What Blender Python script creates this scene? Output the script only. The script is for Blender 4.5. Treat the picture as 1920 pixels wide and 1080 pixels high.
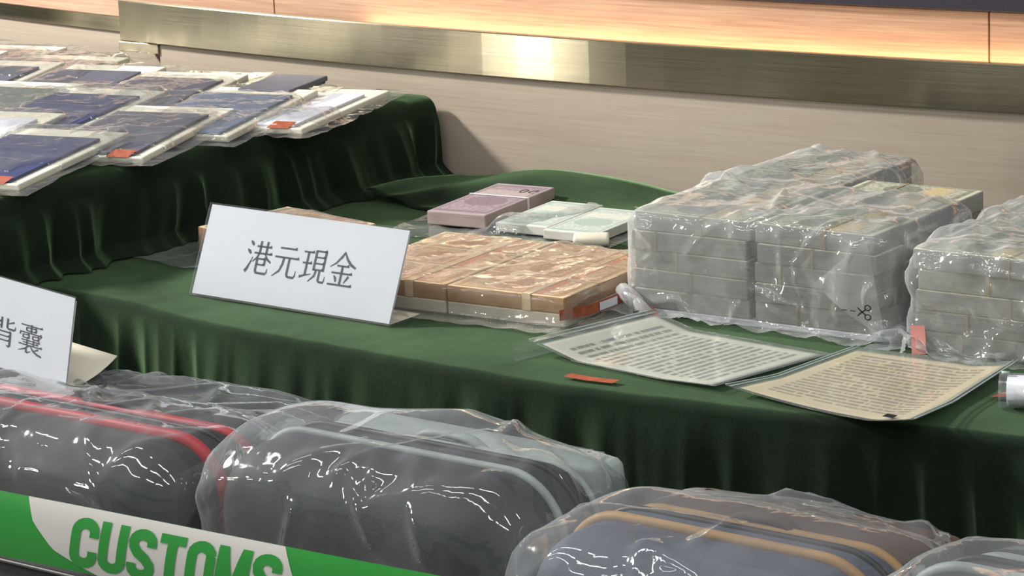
import bpy, bmesh, math, random
import numpy as np
from mathutils import Vector, Matrix, noise
from math import sin, cos, pi, radians, sqrt, atan2, floor

for o in list(bpy.data.objects):
    bpy.data.objects.remove(o)
S = bpy.context.scene
COL = S.collection
random.seed(7)

# ------------------------------------------------------------------ camera
PITCH, YAW, ROLL, DIST = radians(13.5), radians(35), radians(2.2), 4.0
F = Vector((-sin(YAW) * cos(PITCH), cos(YAW) * cos(PITCH), -sin(PITCH)))
R0 = Vector((cos(YAW), sin(YAW), 0)); U0 = R0.cross(F)
R1 = R0 * cos(ROLL) - U0 * sin(ROLL); U1 = U0 * cos(ROLL) + R0 * sin(ROLL)
cam = bpy.data.objects.new('camera', bpy.data.cameras.new('camera')); COL.objects.link(cam)
cam.data.sensor_width = 36; cam.data.lens = 36 * 6000 / 1920
cam.data.clip_start = 0.05; cam.data.clip_end = 60
M = Matrix((R1, U1, -F)).transposed().to_4x4()
M.translation = Vector((0, -0.6, 0.75)) - F * DIST
cam.matrix_world = M
S.camera = cam

# ------------------------------------------------------------------ light
S.view_settings.view_transform = 'Standard'; S.view_settings.look = 'None'
S.view_settings.gamma = 1; S.view_settings.use_curve_mapping = False
S.view_settings.exposure = 0.28
W = bpy.data.worlds.new('room'); S.world = W; W.use_nodes = True
W.node_tree.nodes['Background'].inputs[0].default_value = (0.93, 0.97, 1.0, 1)
W.node_tree.nodes['Background'].inputs[1].default_value = 0.18
try: S.cycles.transparent_max_bounces = 24
except Exception: pass

def area(name, loc, target, sx, sy, power, color, spread=None):
    l = bpy.data.lights.new(name, 'AREA'); l.shape = 'RECTANGLE'; l.size = sx; l.size_y = sy
    l.energy = power; l.color = color
    if spread: l.spread = spread
    o = bpy.data.objects.new(name, l); COL.objects.link(o); o.location = loc
    d = Vector(target) - Vector(loc)
    o.rotation_euler = d.to_track_quat('-Z', 'Y').to_euler()
    return o
# the key lamp of the room: high up to the left of the display
area('key_lamp', (-3.3, -1.45, 3.05), (0, -0.5, 0.8), 0.32, 0.32, 215, (1.0, 0.96, 0.90))
# television lamp on a stand, seen mirrored in the brushed brass
area('stand_lamp', (-3.00, -3.9, 1.25), (-0.3, 0, 0.9), 0.30, 0.8, 30, (1.0, 0.96, 0.86))
# unseen ceiling strips, added as fill and for streak highlights on the film
for y, pw in ((-3.7, 7.5), (-2.5, 7.5), (-1.3, 5.5)):
    for x in (-1.9, -.3, 1.3, 2.9):
        area('ceiling_fill_strip', (x, y, 3.2), (x, y, 0), 1.15, 0.09, pw * (1.5 if x > 2 else 1 if x > -1 else .7), (1.0, 0.975, 0.94))  # right ones stronger, added fill for the dark block side

# ------------------------------------------------------------------ helpers
def lin(c):
    return tuple(((v / 255) / 12.92 if v / 255 <= .04045 else ((v / 255 + .055) / 1.055) ** 2.4) for v in c) + (1,)

class NT:
    """small node-tree writer"""
    def __init__(s, name):
        s.m = bpy.data.materials.new(name); s.m.use_nodes = True
        s.t = s.m.node_tree; s.t.nodes.clear()
        s.out = s.n('ShaderNodeOutputMaterial')
    def n(s, typ, **kw):
        nd = s.t.nodes.new(typ)
        for k, v in kw.items(): setattr(nd, k, v)
        return nd
    def set(s, nd, key, v):
        if hasattr(v, 'links') or isinstance(v, bpy.types.NodeSocket): s.t.links.new(v, nd.inputs[key])
        else: nd.inputs[key].default_value = v
    def math(s, op, a, b=0.0, c=None, clamp=False):
        nd = s.n('ShaderNodeMath', operation=op); nd.use_clamp = clamp
        s.set(nd, 0, a); s.set(nd, 1, b)
        if c is not None: s.set(nd, 2, c)
        return nd.outputs[0]
    def mix(s, fac, a, b, mode='MIX'):
        nd = s.n('ShaderNodeMix', data_type='RGBA', blend_type=mode)
        s.set(nd, 0, fac); s.set(nd, 6, a); s.set(nd, 7, b)
        return nd.outputs[2]
    def coords(s, kind='Object'):
        return s.n('ShaderNodeTexCoord').outputs[kind]
    def mapping(s, vec, scale=(1, 1, 1), loc=(0, 0, 0), rot=(0, 0, 0)):
        nd = s.n('ShaderNodeMapping'); s.set(nd, 0, vec)
        nd.inputs['Scale'].default_value = scale; nd.inputs['Location'].default_value = loc; nd.inputs['Rotation'].default_value = rot
        return nd.outputs[0]
    def noise(s, vec, scale=5, detail=3, rough=.5, dist=0):
        nd = s.n('ShaderNodeTexNoise'); s.set(nd, 'Vector', vec)
        nd.inputs['Scale'].default_value = scale; nd.inputs['Detail'].default_value = detail
        nd.inputs['Roughness'].default_value = rough; nd.inputs['Distortion'].default_value = dist
        return nd.outputs[0]
    def ramp(s, fac, stops):
        nd = s.n('ShaderNodeValToRGB'); s.set(nd, 0, fac)
        e = nd.color_ramp.elements
        while len(e) < len(stops): e.new(.5)
        for k, (p, c) in enumerate(stops):
            e[k].position = p; e[k].color = c if len(c) == 4 else tuple(c) + (1,)
        return nd.outputs[0]
    def bump(s, h, strength=.3, dist=.002):
        nd = s.n('ShaderNodeBump'); s.set(nd, 'Height', h)
        nd.inputs['Strength'].default_value = strength; nd.inputs['Distance'].default_value = dist
        return nd.outputs[0]
    def sep(s, vec):
        nd = s.n('ShaderNodeSeparateXYZ'); s.set(nd, 0, vec); return nd.outputs
    def done(s, shader):
        s.t.links.new(shader, s.out.inputs[0]); return s.m
    def principled(s, **kw):
        nd = s.n('ShaderNodeBsdfPrincipled')
        for k, v in kw.items(): s.set(nd, k.replace('_', ' '), v)
        return nd.outputs[0]

def plain(name, rgb, rough=.5, metal=0, var=.12, scale=40, bump=0, **kw):
    t = NT(name); c = t.coords()
    nz = t.noise(c, scale, 4)
    a = lin(rgb); b = tuple(v * (1 - var) for v in a[:3]) + (1,); h = tuple(min(1, v * (1 + var)) for v in a[:3]) + (1,)
    col = t.ramp(nz, [(.3, b), (.7, h)])
    args = dict(Base_Color=col, Roughness=rough, Metallic=metal); args.update(kw)
    if bump: args['Normal'] = t.bump(nz, bump)
    return t.done(t.principled(**args))

def velvet(name, base, tint):
    t = NT(name); c = t.coords()
    nz = t.noise(c, 9, 5, .6); fine = t.noise(t.mapping(c, (1, 2.2, 1)), 260, 3, .7)
    f = t.math('ADD', t.math('MULTIPLY', nz, .65), t.math('MULTIPLY', fine, .35))
    col = t.ramp(f, [(.3, tuple(v * .6 for v in base)), (.7, tuple(v * 1.5 for v in base))])
    tc = t.ramp(f, [(.32, tuple(v * .65 for v in tint)), (.68, tuple(min(1, v * 1.2) for v in tint))])
    nd = t.n('ShaderNodeBsdfPrincipled')
    t.set(nd, 'Base Color', col); t.set(nd, 'Roughness', .9); t.set(nd, 'Specular IOR Level', .1)
    t.set(nd, 'Sheen Weight', 1.0); t.set(nd, 'Sheen Roughness', .42); t.set(nd, 'Sheen Tint', tc)
    t.set(nd, 'Normal', t.bump(f, .35, .003))
    return t.done(nd.outputs[0])

def film(name, haze=.08, tint=(.95, .96, .96), rough=.07, crinkle=.5, scale=28, haze_col=(.8, .84, .86), spec=1.0, cap=.36):
    """clear polythene: mostly transparent, glossy, faintly milky"""
    t = NT(name); c = t.coords()
    v = t.n('ShaderNodeTexVoronoi', feature='DISTANCE_TO_EDGE'); t.set(v, 'Vector', t.mapping(c, (1, 1, .8)))
    v.inputs['Scale'].default_value = scale
    w = t.noise(c, scale * .55, 3, .55, 1.2)
    h = t.math('ADD', t.math('MULTIPLY', w, 1.0), t.math('MULTIPLY', v.outputs[0], .35))
    nrm = t.bump(h, crinkle, .006)
    tr = t.n('ShaderNodeBsdfTransparent'); tr.inputs[0].default_value = tint + (1,)
    gl = t.n('ShaderNodeBsdfGlossy'); t.set(gl, 'Roughness', rough); t.set(gl, 'Normal', nrm); gl.inputs[0].default_value = (1, 1, 1, 1)
    fr = t.n('ShaderNodeFresnel'); fr.inputs[0].default_value = 1.5; t.set(fr, 'Normal', nrm)
    df = t.n('ShaderNodeBsdfDiffuse'); df.inputs[0].default_value = haze_col + (1,)
    tl = t.n('ShaderNodeBsdfTranslucent'); tl.inputs[0].default_value = haze_col + (1,)
    dm = t.n('ShaderNodeMixShader'); dm.inputs[0].default_value = .4
    t.t.links.new(df.outputs[0], dm.inputs[1]); t.t.links.new(tl.outputs[0], dm.inputs[2])
    hz = t.n('ShaderNodeMixShader')
    hn = t.math('MULTIPLY', t.ramp(t.noise(c, 7, 3), [(.3, (.55, .55, .55)), (.75, (1.5, 1.5, 1.5))]), haze)
    fc = t.n('ShaderNodeLayerWeight'); fc.inputs[0].default_value = .5; t.set(fc, 'Normal', nrm)
    hn = t.math('MULTIPLY', hn, t.math('ADD', .8, t.math('MULTIPLY', t.math('POWER', fc.outputs['Facing'], 3.0), 2.6)))
    t.set(hz, 0, t.math('MINIMUM', hn, .75))
    t.t.links.new(tr.outputs[0], hz.inputs[1]); t.t.links.new(dm.outputs[0], hz.inputs[2])
    mx = t.n('ShaderNodeMixShader')
    t.set(mx, 0, t.math('MINIMUM', t.math('MULTIPLY', fr.outputs[0], spec * 1.6), cap))
    t.t.links.new(hz.outputs[0], mx.inputs[1]); t.t.links.new(gl.outputs[0], mx.inputs[2])
    return t.done(mx.outputs[0])

def obj(name, verts, faces, mat=None, parent=None, smooth=False, uv=None):
    me = bpy.data.meshes.new(name)
    me.from_pydata([tuple(v) for v in verts], [], [tuple(f) for f in faces]); me.update()
    if uv is not None:
        l = me.uv_layers.new(name='UVMap'); idx = np.empty(len(me.loops), dtype=np.int32)
        me.loops.foreach_get('vertex_index', idx)
        l.data.foreach_set('uv', np.asarray(uv, dtype=np.float32)[idx].ravel())
    if smooth: me.polygons.foreach_set('use_smooth', [True] * len(me.polygons))
    for m in (mat if isinstance(mat, (list, tuple)) else [mat]):
        if m: me.materials.append(m)
    return link(name, me, parent)

def link(name, me, parent=None):
    o = bpy.data.objects.new(name, me); COL.objects.link(o)
    if parent is not None: o.parent = parent
    return o

def bobj(name, bm, mat, parent=None, smooth=False):
    me = bpy.data.meshes.new(name); bm.to_mesh(me); bm.free()
    if smooth: me.polygons.foreach_set('use_smooth', [True] * len(me.polygons))
    for m in (mat if isinstance(mat, (list, tuple)) else [mat]): me.materials.append(m)
    return link(name, me, parent)

def empty(name, loc=(0, 0, 0), rz=0):
    o = bpy.data.objects.new(name, None); COL.objects.link(o); o.location = loc; o.rotation_euler = (0, 0, rz)
    o.empty_display_size = .05
    return o

def tag(o, label=None, cat=None, group=None, kind=None):
    if label: o['label'] = label
    if cat: o['category'] = cat
    if group: o['group'] = group
    if kind: o['kind'] = kind
    return o

def box_bm(sx, sy, sz, bev=0, seg=2, z0=True):
    bm = bmesh.new(); bmesh.ops.create_cube(bm, size=1)
    bmesh.ops.scale(bm, vec=(sx, sy, sz), verts=bm.verts)
    if z0: bmesh.ops.translate(bm, vec=(0, 0, sz / 2), verts=bm.verts)
    if bev: bmesh.ops.bevel(bm, geom=bm.edges[:], offset=bev, segments=seg, profile=.5, affect='EDGES')
    return bm

def grid_faces(nx, ny, off=0, loop=False):
    f = []
    for j in range(ny - 1):
        for i in range(nx - 1 + (1 if loop else 0)):
            a = off + j * nx + i; b = off + j * nx + (i + 1) % nx
            f.append((a, b, b + nx, a + nx))
    return f

def tube(name, pts, r, mat, parent=None, seg=8, flat=1.0):
    P = [Vector(p) for p in pts]; V = []; n = len(P)
    up = Vector((0, 0, 1))
    for i, p in enumerate(P):
        d = (P[min(i + 1, n - 1)] - P[max(i - 1, 0)]).normalized()
        a = d.cross(up)
        if a.length < .05: a = d.cross(Vector((0, 1, 0)))
        a.normalize(); b = a.cross(d).normalized()
        for k in range(seg):
            th = 2 * pi * k / seg
            V.append(p + a * (r * cos(th)) + b * (r * flat * sin(th)))
    Fc = grid_faces(seg, n, 0, True)
    Fc += [tuple(range(seg))[::-1], tuple(range((n - 1) * seg, n * seg))]
    return obj(name, V, Fc, mat, parent, True)

def smoothpath(ctrl, n):
    """Catmull-Rom through control points"""
    P = [Vector(c) for c in ctrl]; P = [P[0] * 2 - P[1]] + P + [P[-1] * 2 - P[-2]]
    out = []; m = len(P) - 3
    for i in range(n):
        t = i / (n - 1) * m; k = min(int(t), m - 1); t -= k
        a, b, c, d = P[k:k + 4]
        out.append(.5 * ((2 * b) + (c - a) * t + (2 * a - 5 * b + 4 * c - d) * t * t + (3 * b - a - 3 * c + d) * t ** 3))
    return out

def rounded_box(sx, sy, sz, r, n=14, bulge=0.0):
    """rounded box centred on its base; returns verts, faces"""
    V = []; Fc = []; idx = {}
    h = np.array([sx / 2, sy / 2, sz / 2]); inner = h - r
    def vid(p):
        k = tuple(np.round(p, 5))
        if k not in idx:
            q = np.array(p) * h
            c = np.clip(q, -inner, inner); d = q - c; L = np.linalg.norm(d)
            if L > 1e-9: q = c + d / L * r
            u = np.array(p)
            if bulge:
                g = (1 - u[0] ** 2) * (1 - u[2] ** 2); q[1] += bulge * np.sign(u[1]) * g * (abs(u[1]) ** 2)
                g = (1 - u[0] ** 2) * (1 - u[1] ** 2); q[2] += 0 * g
            idx[k] = len(V); V.append((q[0], q[1], q[2] + h[2]))
        return idx[k]
    t = np.sin(np.linspace(-pi / 2, pi / 2, n + 1))
    for ax in range(3):
        for sgn in (-1, 1):
            for i in range(n):
                for j in range(n):
                    qs = []
                    for a, b in ((i, j), (i + 1, j), (i + 1, j + 1), (i, j + 1)):
                        p = [0, 0, 0]; p[ax] = sgn; p[(ax + 1) % 3] = t[a]; p[(ax + 2) % 3] = t[b]
                        qs.append(vid(p))
                    if sgn < 0: qs.reverse()
                    Fc.append(tuple(qs))
    return V, Fc

# ---------------------------------------------------------- draped film
def sdf_box(P, c, h, r, rz):
    """signed distance and gradient of a rounded box"""
    ca, sa = cos(rz), sin(rz)
    L = P - np.array(c); X = np.stack([L[:, 0] * ca + L[:, 1] * sa, -L[:, 0] * sa + L[:, 1] * ca, L[:, 2]], 1)
    h = np.array(h) - r; q = np.abs(X) - h
    m = np.maximum(q, 0); ln = np.linalg.norm(m, axis=1)
    ax = np.argmax(q, axis=1); ins = np.minimum(q.max(axis=1), 0)
    d = ln + ins - r
    g = np.where(ln[:, None] > 1e-9, m / np.maximum(ln, 1e-9)[:, None], np.eye(3)[ax]) * np.sign(X + 1e-12)
    G = np.stack([g[:, 0] * ca - g[:, 1] * sa, g[:, 0] * sa + g[:, 1] * ca, g[:, 2]], 1)
    return d, G

def drape(sx, sy, c, rz, boxes, ground, n=(80, 70), steps=70, iters=7, pull=2.5, lift=.02, seed=1, thick=.0015, push=(0, 0), amp=.006, z0=None, low=0.0, bend=.25, crease=.006, cells=90, keep=.001, refine=1, folds=0, fold_h=.006, hem=None):
    rng = np.random.default_rng(seed)
    nx, ny = n[0] // 2, n[1] // 2
    u, v = np.meshgrid(np.linspace(-.5, .5, nx), np.linspace(-.5, .5, ny))
    X = u * sx; Y = v * sy
    top = max(b[0][2] + b[1][2] for b in boxes) if z0 is None else z0
    Z = np.full_like(X, top + lift)
    for k in range(7):
        a = rng.uniform(0, 2 * pi); fr = rng.uniform(12, 45); ph = rng.uniform(0, 6.28)
        Z += amp / 2 * np.abs(np.sin((X * cos(a) + Y * sin(a)) * fr + ph))
    ca, sa = cos(rz), sin(rz)
    P = np.stack([c[0] + X * ca - Y * sa, c[1] + X * sa + Y * ca, Z], 2).reshape(ny, nx, 3).astype(np.float64)
    V = np.zeros_like(P); dt = 1 / 45
    lx, ly = sx / (nx - 1), sy / (ny - 1)
    groups = []
    def pairs(dx, dy, rest, k):
        # split into two independent sets along the first non-zero direction
        for par in (0, 1):
            ii = np.arange(nx); jj = np.arange(ny)
            I, J = np.meshgrid(ii, jj)
            ok = (I + dx < nx) & (I + dx >= 0) & (J + dy < ny)
            sel = ((I // max(abs(dx), 1)) % 2 == par) if dx else ((J // dy) % 2 == par)
            ok &= sel
            groups.append(((J[ok] * nx + I[ok]), ((J[ok] + dy) * nx + I[ok] + dx), rest, k))
    pairs(1, 0, lx, 1); pairs(0, 1, ly, 1)
    d = sqrt(lx * lx + ly * ly); pairs(1, 1, d, .6); pairs(-1, 1, d, .6)
    if bend: pairs(3, 0, 3 * lx, bend); pairs(0, 3, 3 * ly, bend)
    P = P.reshape(-1, 3); V = V.reshape(-1, 3)
    cc = np.array(c[:2])
    for s in range(steps):
        A = np.zeros_like(P); A[:, 2] = -9.8
        rel = P[:, :2] - cc
        fade = np.clip((top - P[:, 2]) / .06, 0, 1)[:, None]
        A[:, :2] -= rel / (np.linalg.norm(rel, axis=1)[:, None] + .05) * pull * fade
        A[:, 0] += push[0]; A[:, 1] += push[1]
        V = (V + A * dt) * .93
        old = P.copy(); P = P + V * dt
        for it in range(iters):
            for a, b, rest, k in groups:
                D = P[b] - P[a]; L = np.linalg.norm(D, axis=1)
                w = (k * .5 * (L - rest) / np.maximum(L, 1e-9))
                if k < .5: w = np.where(L < rest, w, 0)       # resists folding only
                w = w[:, None] * D
                P[a] += w; P[b] -= w
            for bx in boxes:
                dd, G = sdf_box(P, *bx)
                dd = dd - thick; hit = dd < 0
                P[hit] -= G[hit] * dd[hit][:, None]
            P[:, 2] = np.maximum(P[:, 2], ground + thick)
        V = (P - old) / dt
        touch = P[:, 2] <= ground + thick + 1e-5
        V[touch] *= .3
        for bx in boxes:
            dd, G = sdf_box(P, *bx); V[dd < thick * 1.4] *= .6
    G = P.reshape(ny, nx, 3)
    def fine(A):
        B = np.empty((A.shape[0] * 2 - 1,) + A.shape[1:]); B[::2] = A; B[1::2] = (A[1:] + A[:-1]) / 2
        C = np.pad(B, ((1, 1),) + ((0, 0),) * (A.ndim - 1), mode='edge'); D = B.copy(); D[1:-1] = (C[:-2] + 2 * C[1:-1] + C[2:])[1:-1] / 4
        return D
    for it in range(refine):
        G = fine(G); G = np.swapaxes(fine(np.swapaxes(G, 0, 1)), 0, 1)
    ny, nx = G.shape[:2]
    u, v = np.meshgrid(np.linspace(0, 1, nx), np.linspace(0, 1, ny))
    # stiff film: crisp ridges along the borders of random facets
    du = np.gradient(G, axis=1); dv = np.gradient(G, axis=0)
    N = np.cross(du, dv); N /= np.maximum(np.linalg.norm(N, axis=2), 1e-9)[:, :, None]
    X = (u * sx).ravel(); Y = (v * sy).ravel(); hgt = np.zeros(X.shape)
    for cnt, w, st in ((cells, 1.0, 2.2), (cells * 4, .40, 1.6)):
        a = rng.uniform(0, pi); q = rng.uniform(0, 1, (cnt, 2)) * (sx, sy)
        ux = X * cos(a) + Y * sin(a); uy = (-X * sin(a) + Y * cos(a)) / st
        qx = q[:, 0] * cos(a) + q[:, 1] * sin(a); qy = (-q[:, 0] * sin(a) + q[:, 1] * cos(a)) / st
        wx = .010 * np.sin(uy * 60 + 1.3); 
        dmin = np.full(X.shape, 9.)
        for k in range(cnt): dmin = np.minimum(dmin, (ux + wx - qx[k]) ** 2 + (uy - qy[k]) ** 2)
        sp = sqrt(sx * sy / st / cnt)
        hgt += w * np.minimum(np.sqrt(dmin) / sp, 1.2)
    # sharp pinched folds: short bent lines standing up from the film
    pin = np.zeros(X.shape)
    for k in range(folds):
        x, y = rng.uniform(.12, .88) * sx, rng.uniform(.12, .88) * sy; a = rng.uniform(0, 2 * pi)
        A = rng.uniform(.5, 1.0); sg = rng.uniform(.006, .011)
        for seg in range(rng.integers(1, 4)):
            L = rng.uniform(.035, .11); x2, y2 = x + L * cos(a), y + L * sin(a)
            t = np.clip(((X - x) * (x2 - x) + (Y - y) * (y2 - y)) / (L * L), 0, 1)
            dd = np.hypot(X - x - t * (x2 - x), Y - y - t * (y2 - y))
            pin = np.maximum(pin, A * np.maximum(0, 1 - dd / sg))
            x, y = x2, y2; a += rng.choice((-1, 1)) * rng.uniform(.7, 2.3)
    mask = .35 + .65 * np.clip(.5 + .9 * np.sin(X * 11 + seed) * np.sin(Y * 13 + seed * 2), 0, 1)
    G = G + N * (crease * ((hgt - .45) * mask) + fold_h * pin).reshape(ny, nx)[:, :, None]
    Q = G.reshape(-1, 3)
    for it in range(2):
        for bx in boxes:
            dd, gg = sdf_box(Q, *bx); hit = dd < -keep
            Q[hit] -= gg[hit] * (dd[hit] + keep)[:, None]
    G = Q.reshape(ny, nx, 3)
    G[:, :, 2] = np.maximum(G[:, :, 2], ground + thick)
    uv = np.stack([u, v], 2).reshape(-1, 2)
    Q = G.reshape(-1, 3); Fc = grid_faces(nx, ny)
    if hem is not None: Fc = [f for f in Fc if hem(Q[f[0]])]
    return Q, Fc, uv

# ---------------------------------------------------------- stroke lettering
def stroke_mesh(name, strokes, mat, parent, place, fine=False):
    """strokes: polylines of (x, y, width); place(x, y) -> 3-D point"""
    V = []; Fc = []
    for st0 in strokes:
        st = [st0[0]]
        for (xa, ya, wa), (xb, yb, wb) in zip(st0, st0[1:]):
            m = max(1, int(sqrt((xb - xa) ** 2 + (yb - ya) ** 2) / 7)) if fine else 1
            st += [(xa + (xb - xa) * k / m, ya + (yb - ya) * k / m, wa + (wb - wa) * k / m) for k in range(1, m + 1)]
        n = len(st); L = []; Rr = []
        for i, (x, y, w) in enumerate(st):
            x0, y0, _ = st[max(i - 1, 0)]; x1, y1, _ = st[min(i + 1, n - 1)]
            dx, dy = x1 - x0, y1 - y0; l = sqrt(dx * dx + dy * dy) or 1
            m = 1.0
            if 0 < i < n - 1:
                ax, ay = x - x0, y - y0; bx, by = x1 - x, y1 - y
                c = (ax * bx + ay * by) / ((sqrt(ax * ax + ay * ay) * sqrt(bx * bx + by * by)) or 1)
                m = min(1.5, 1 / max(.3, sqrt(max(0, (1 + c) / 2))))
            px, py = -dy / l * w / 2 * m, dx / l * w / 2 * m
            L.append((x + px, y + py)); Rr.append((x - px, y - py))
        o = len(V)
        for a in L + Rr: V.append(place(*a))
        for i in range(n - 1): Fc.append((o + i, o + n + i, o + n + i + 1, o + i + 1))
    return obj(name, V, Fc, mat, parent)

def H(x0, x1, y, w=4.2):
    return [[(x0, y, w), (x1 - 4, y, w)], [(x1 - 9, y + w * .3, 2), (x1 - 4, y + 2.5, 6), (x1, y - w / 2, 1.5)]]
def Vv(x, y0, y1, w=6.5):
    return [[(x, y0, w), (x, y1, w)]]
def Pp(*p): return [list(p)]
GLYPH = {
 'gang': Pp((9, 95, 3), (16, 90, 8), (22, 83, 5)) + Pp((3, 70, 3), (10, 65, 8), (17, 58, 5)) + Pp((6, 4, 8), (13, 14, 7), (21, 32, 4), (27, 50, 1.5))
   + Vv(50, 98, 62) + Vv(75, 98, 62) + H(36, 93, 82) + H(30, 99, 62) + Pp((50, 62, 5), (43, 48, 5), (28, 35, 2)) + Pp((72, 62, 3), (82, 48, 6), (99, 38, 4))
   + H(46, 78, 46, 4) + Vv(76, 46, 28) + H(46, 78, 29, 4) + Pp((46, 47, 6.5), (46, 10, 6.5), (50, 5, 6), (60, 4, 5), (86, 4, 5), (90, 8, 4), (91, 20, 1.5)),
 'yuan': H(19, 83, 87) + H(5, 97, 60) + Pp((40, 60, 6.5), (38, 40, 6.5), (30, 20, 5), (6, 2, 2)) + Pp((61, 60, 6.5), (61, 12, 6.5), (64, 7, 6), (70, 5, 5), (88, 5, 5), (92, 10, 4), (93, 26, 1.5)),
 'xian': H(4, 43, 86) + H(6, 41, 54) + Pp((2, 12, 6), (20, 18, 4), (44, 24, 1.5)) + Vv(22, 86, 17)
   + Vv(51, 94, 35) + Vv(87, 94, 35) + H(51, 90, 92, 4) + H(51, 88, 74, 3.6) + H(51, 88, 56, 3.6) + H(51, 88, 38, 4)
   + Pp((61, 37, 6), (58, 20, 5.5), (38, 1, 2)) + Pp((75, 37, 6), (75, 9, 6), (78, 5, 5), (84, 4, 4.5), (95, 4, 4.5), (97, 8, 3.5), (98, 22, 1.5)),
 'jin': Pp((51, 100, 5), (40, 84, 6), (24, 66, 4), (3, 53, 1.5)) + Pp((50, 98, 3), (62, 80, 6), (78, 66, 7), (98, 57, 5)) + H(29, 74, 59) + H(13, 90, 38)
   + Vv(50, 59, 5) + Pp((24, 30, 3), (31, 22, 7), (34, 12, 4)) + Pp((78, 32, 6), (72, 22, 5), (64, 11, 2)) + H(5, 96, 4, 4.5),
 'bei': Vv(37, 99, 60) + H(8, 38, 83) + Pp((4, 62, 6), (20, 66, 4), (37, 72, 2)) + Pp((61, 99, 6.5), (61, 67, 6.5), (65, 63, 5), (90, 63, 5), (93, 66, 4), (94, 76, 1.5)) + Pp((88, 90, 5), (62, 80, 2))
   + Pp((27, 53, 6.5), (27, 22, 6), (15, 1, 2)) + H(27, 78, 51) + Pp((76, 52, 6.5), (76, 6, 6.5), (72, 2, 5), (62, 6, 1.5)) + H(27, 75, 36, 3.6) + H(27, 75, 21, 3.6),
 'nang': H(8, 94, 95, 3.6) + Vv(50, 100, 70, 5.5) + Vv(31, 88, 77, 5) + Vv(69, 88, 77, 5) + H(31, 72, 88, 3.2) + H(31, 70, 77, 3.2)
   + Pp((9, 72, 5), (6, 60, 4)) + H(9, 93, 70, 3.4) + Pp((92, 70, 5), (86, 60, 1.5))
   + Vv(19, 63, 51, 4.6) + Vv(43, 63, 51, 4.6) + H(19, 45, 63, 3) + H(19, 44, 52, 3) + Vv(58, 63, 51, 4.6) + Vv(82, 63, 51, 4.6) + H(58, 84, 63, 3) + H(58, 83, 52, 3)
   + H(14, 88, 44, 3.2) + H(20, 82, 36, 3) + Vv(37, 49, 28, 4.6) + Vv(63, 49, 28, 4.6) + H(4, 98, 28, 3.4)
   + Pp((46, 28, 5), (30, 14, 4), (4, 4, 1.5)) + Pp((36, 17, 5), (36, 3, 5), (40, 2, 4), (54, 9, 1.5)) + Pp((50, 28, 3), (64, 12, 5.5), (80, 4, 6), (98, 0, 5)) + Pp((84, 22, 5), (64, 12, 2)),
}

# =================================================================== materials
M_green = velvet('green_velvet', (.0080, .0155, .0090), (.24, .42, .205))
M_skirt = M_green
def wood(name, base, dark, rough=.45, gs=1.0):
    t = NT(name); c = t.coords()
    g = t.noise(t.mapping(c, (2.2 * gs, 2, 95 * gs)), 3, 5, .65, .4)
    g2 = t.noise(t.mapping(c, (.8, 1, 9)), 2, 3)
    f = t.math('ADD', t.math('MULTIPLY', g, .75), t.math('MULTIPLY', g2, .25))
    col = t.ramp(f, [(.33, lin(dark)), (.66, lin(base))])
    return t.done(t.principled(Base_Color=col, Roughness=rough, Normal=t.bump(g, .06)))
M_wallwood = wood('pale_wood_laminate', (184, 173, 157), (171, 156, 140))
M_upwood = wood('warm_wood_laminate', (205, 170, 142), (168, 128, 108))
def brass():
    t = NT('brushed_brass'); c = t.coords()
    g = t.noise(t.mapping(c, (1.5, 1, 420)), 3, 4, .7)
    col = t.ramp(g, [(.3, lin((142, 134, 114))), (.7, lin((184, 176, 152)))])
    tg = t.n('ShaderNodeTangent', direction_type='RADIAL', axis='X')
    nd = t.n('ShaderNodeBsdfPrincipled')
    t.set(nd, 'Base Color', col); t.set(nd, 'Metallic', 1.0); t.set(nd, 'Roughness', .23)
    t.set(nd, 'Anisotropic', .96); t.set(nd, 'Anisotropic Rotation', .0); t.set(nd, 'Tangent', tg.outputs[0])
    return t.done(nd.outputs[0])
M_brass = brass()
M_dark = plain('dark_navy_fabric', (52, 50, 62), .9, scale=300, bump=.3)
M_floor = plain('grey_carpet', (92, 88, 88), .95, scale=120, bump=.4)
M_paper = plain('white_paper', (219, 220, 229), .55, var=.02, scale=8)
M_cream = plain('cream_paper', (226, 220, 200), .6, var=.04, scale=12)
M_ink = plain('black_ink', (42, 44, 66), .5)
M_inkg = plain('grey_print', (70, 74, 72), .6)
M_red = plain('red_seal', (148, 72, 56), .4, var=.2)
M_pink = plain('pink_seal', (196, 128, 120), .45, var=.2)
M_orange = plain('orange_seal', (158, 84, 58), .4, var=.25, scale=120)
M_black = plain('black_nylon', (34, 34, 38), .75, scale=400, bump=.25)
M_charcoal = plain('charcoal_nylon', (44, 45, 50), .7, scale=400, bump=.25)
M_slate = plain('slate_blue_nylon', (78, 84, 100), .7, scale=400, bump=.25)
M_redpipe = plain('red_piping', (196, 34, 44), .5)
M_tanpipe = plain('tan_piping', (182, 142, 84), .55)
M_greypipe = plain('pale_grey_piping', (168, 180, 176), .5)
M_brownback = plain('brown_mesh_back', (92, 74, 62), .85, scale=300, bump=.3)
M_zip = plain('dark_zip', (20, 20, 22), .5)
M_steel = plain('steel', (150, 150, 150), .3, 1.0)
M_wood_board = plain('plywood', (170, 140, 100), .7)
F_clear = film('clear_film', .11, rough=.06, crinkle=.5, scale=26)
F_bag = film('backpack_film', .11, rough=.055, crinkle=.5, scale=14, haze_col=(.74, .79, .82))
F_cash = film('cash_bag_film', .27, rough=.07, crinkle=.55, scale=26, haze_col=(.80, .83, .84))
F_acryl = film('clear_acrylic', .03, rough=.04, crinkle=.04, scale=9, spec=.5, cap=.1)

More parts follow.
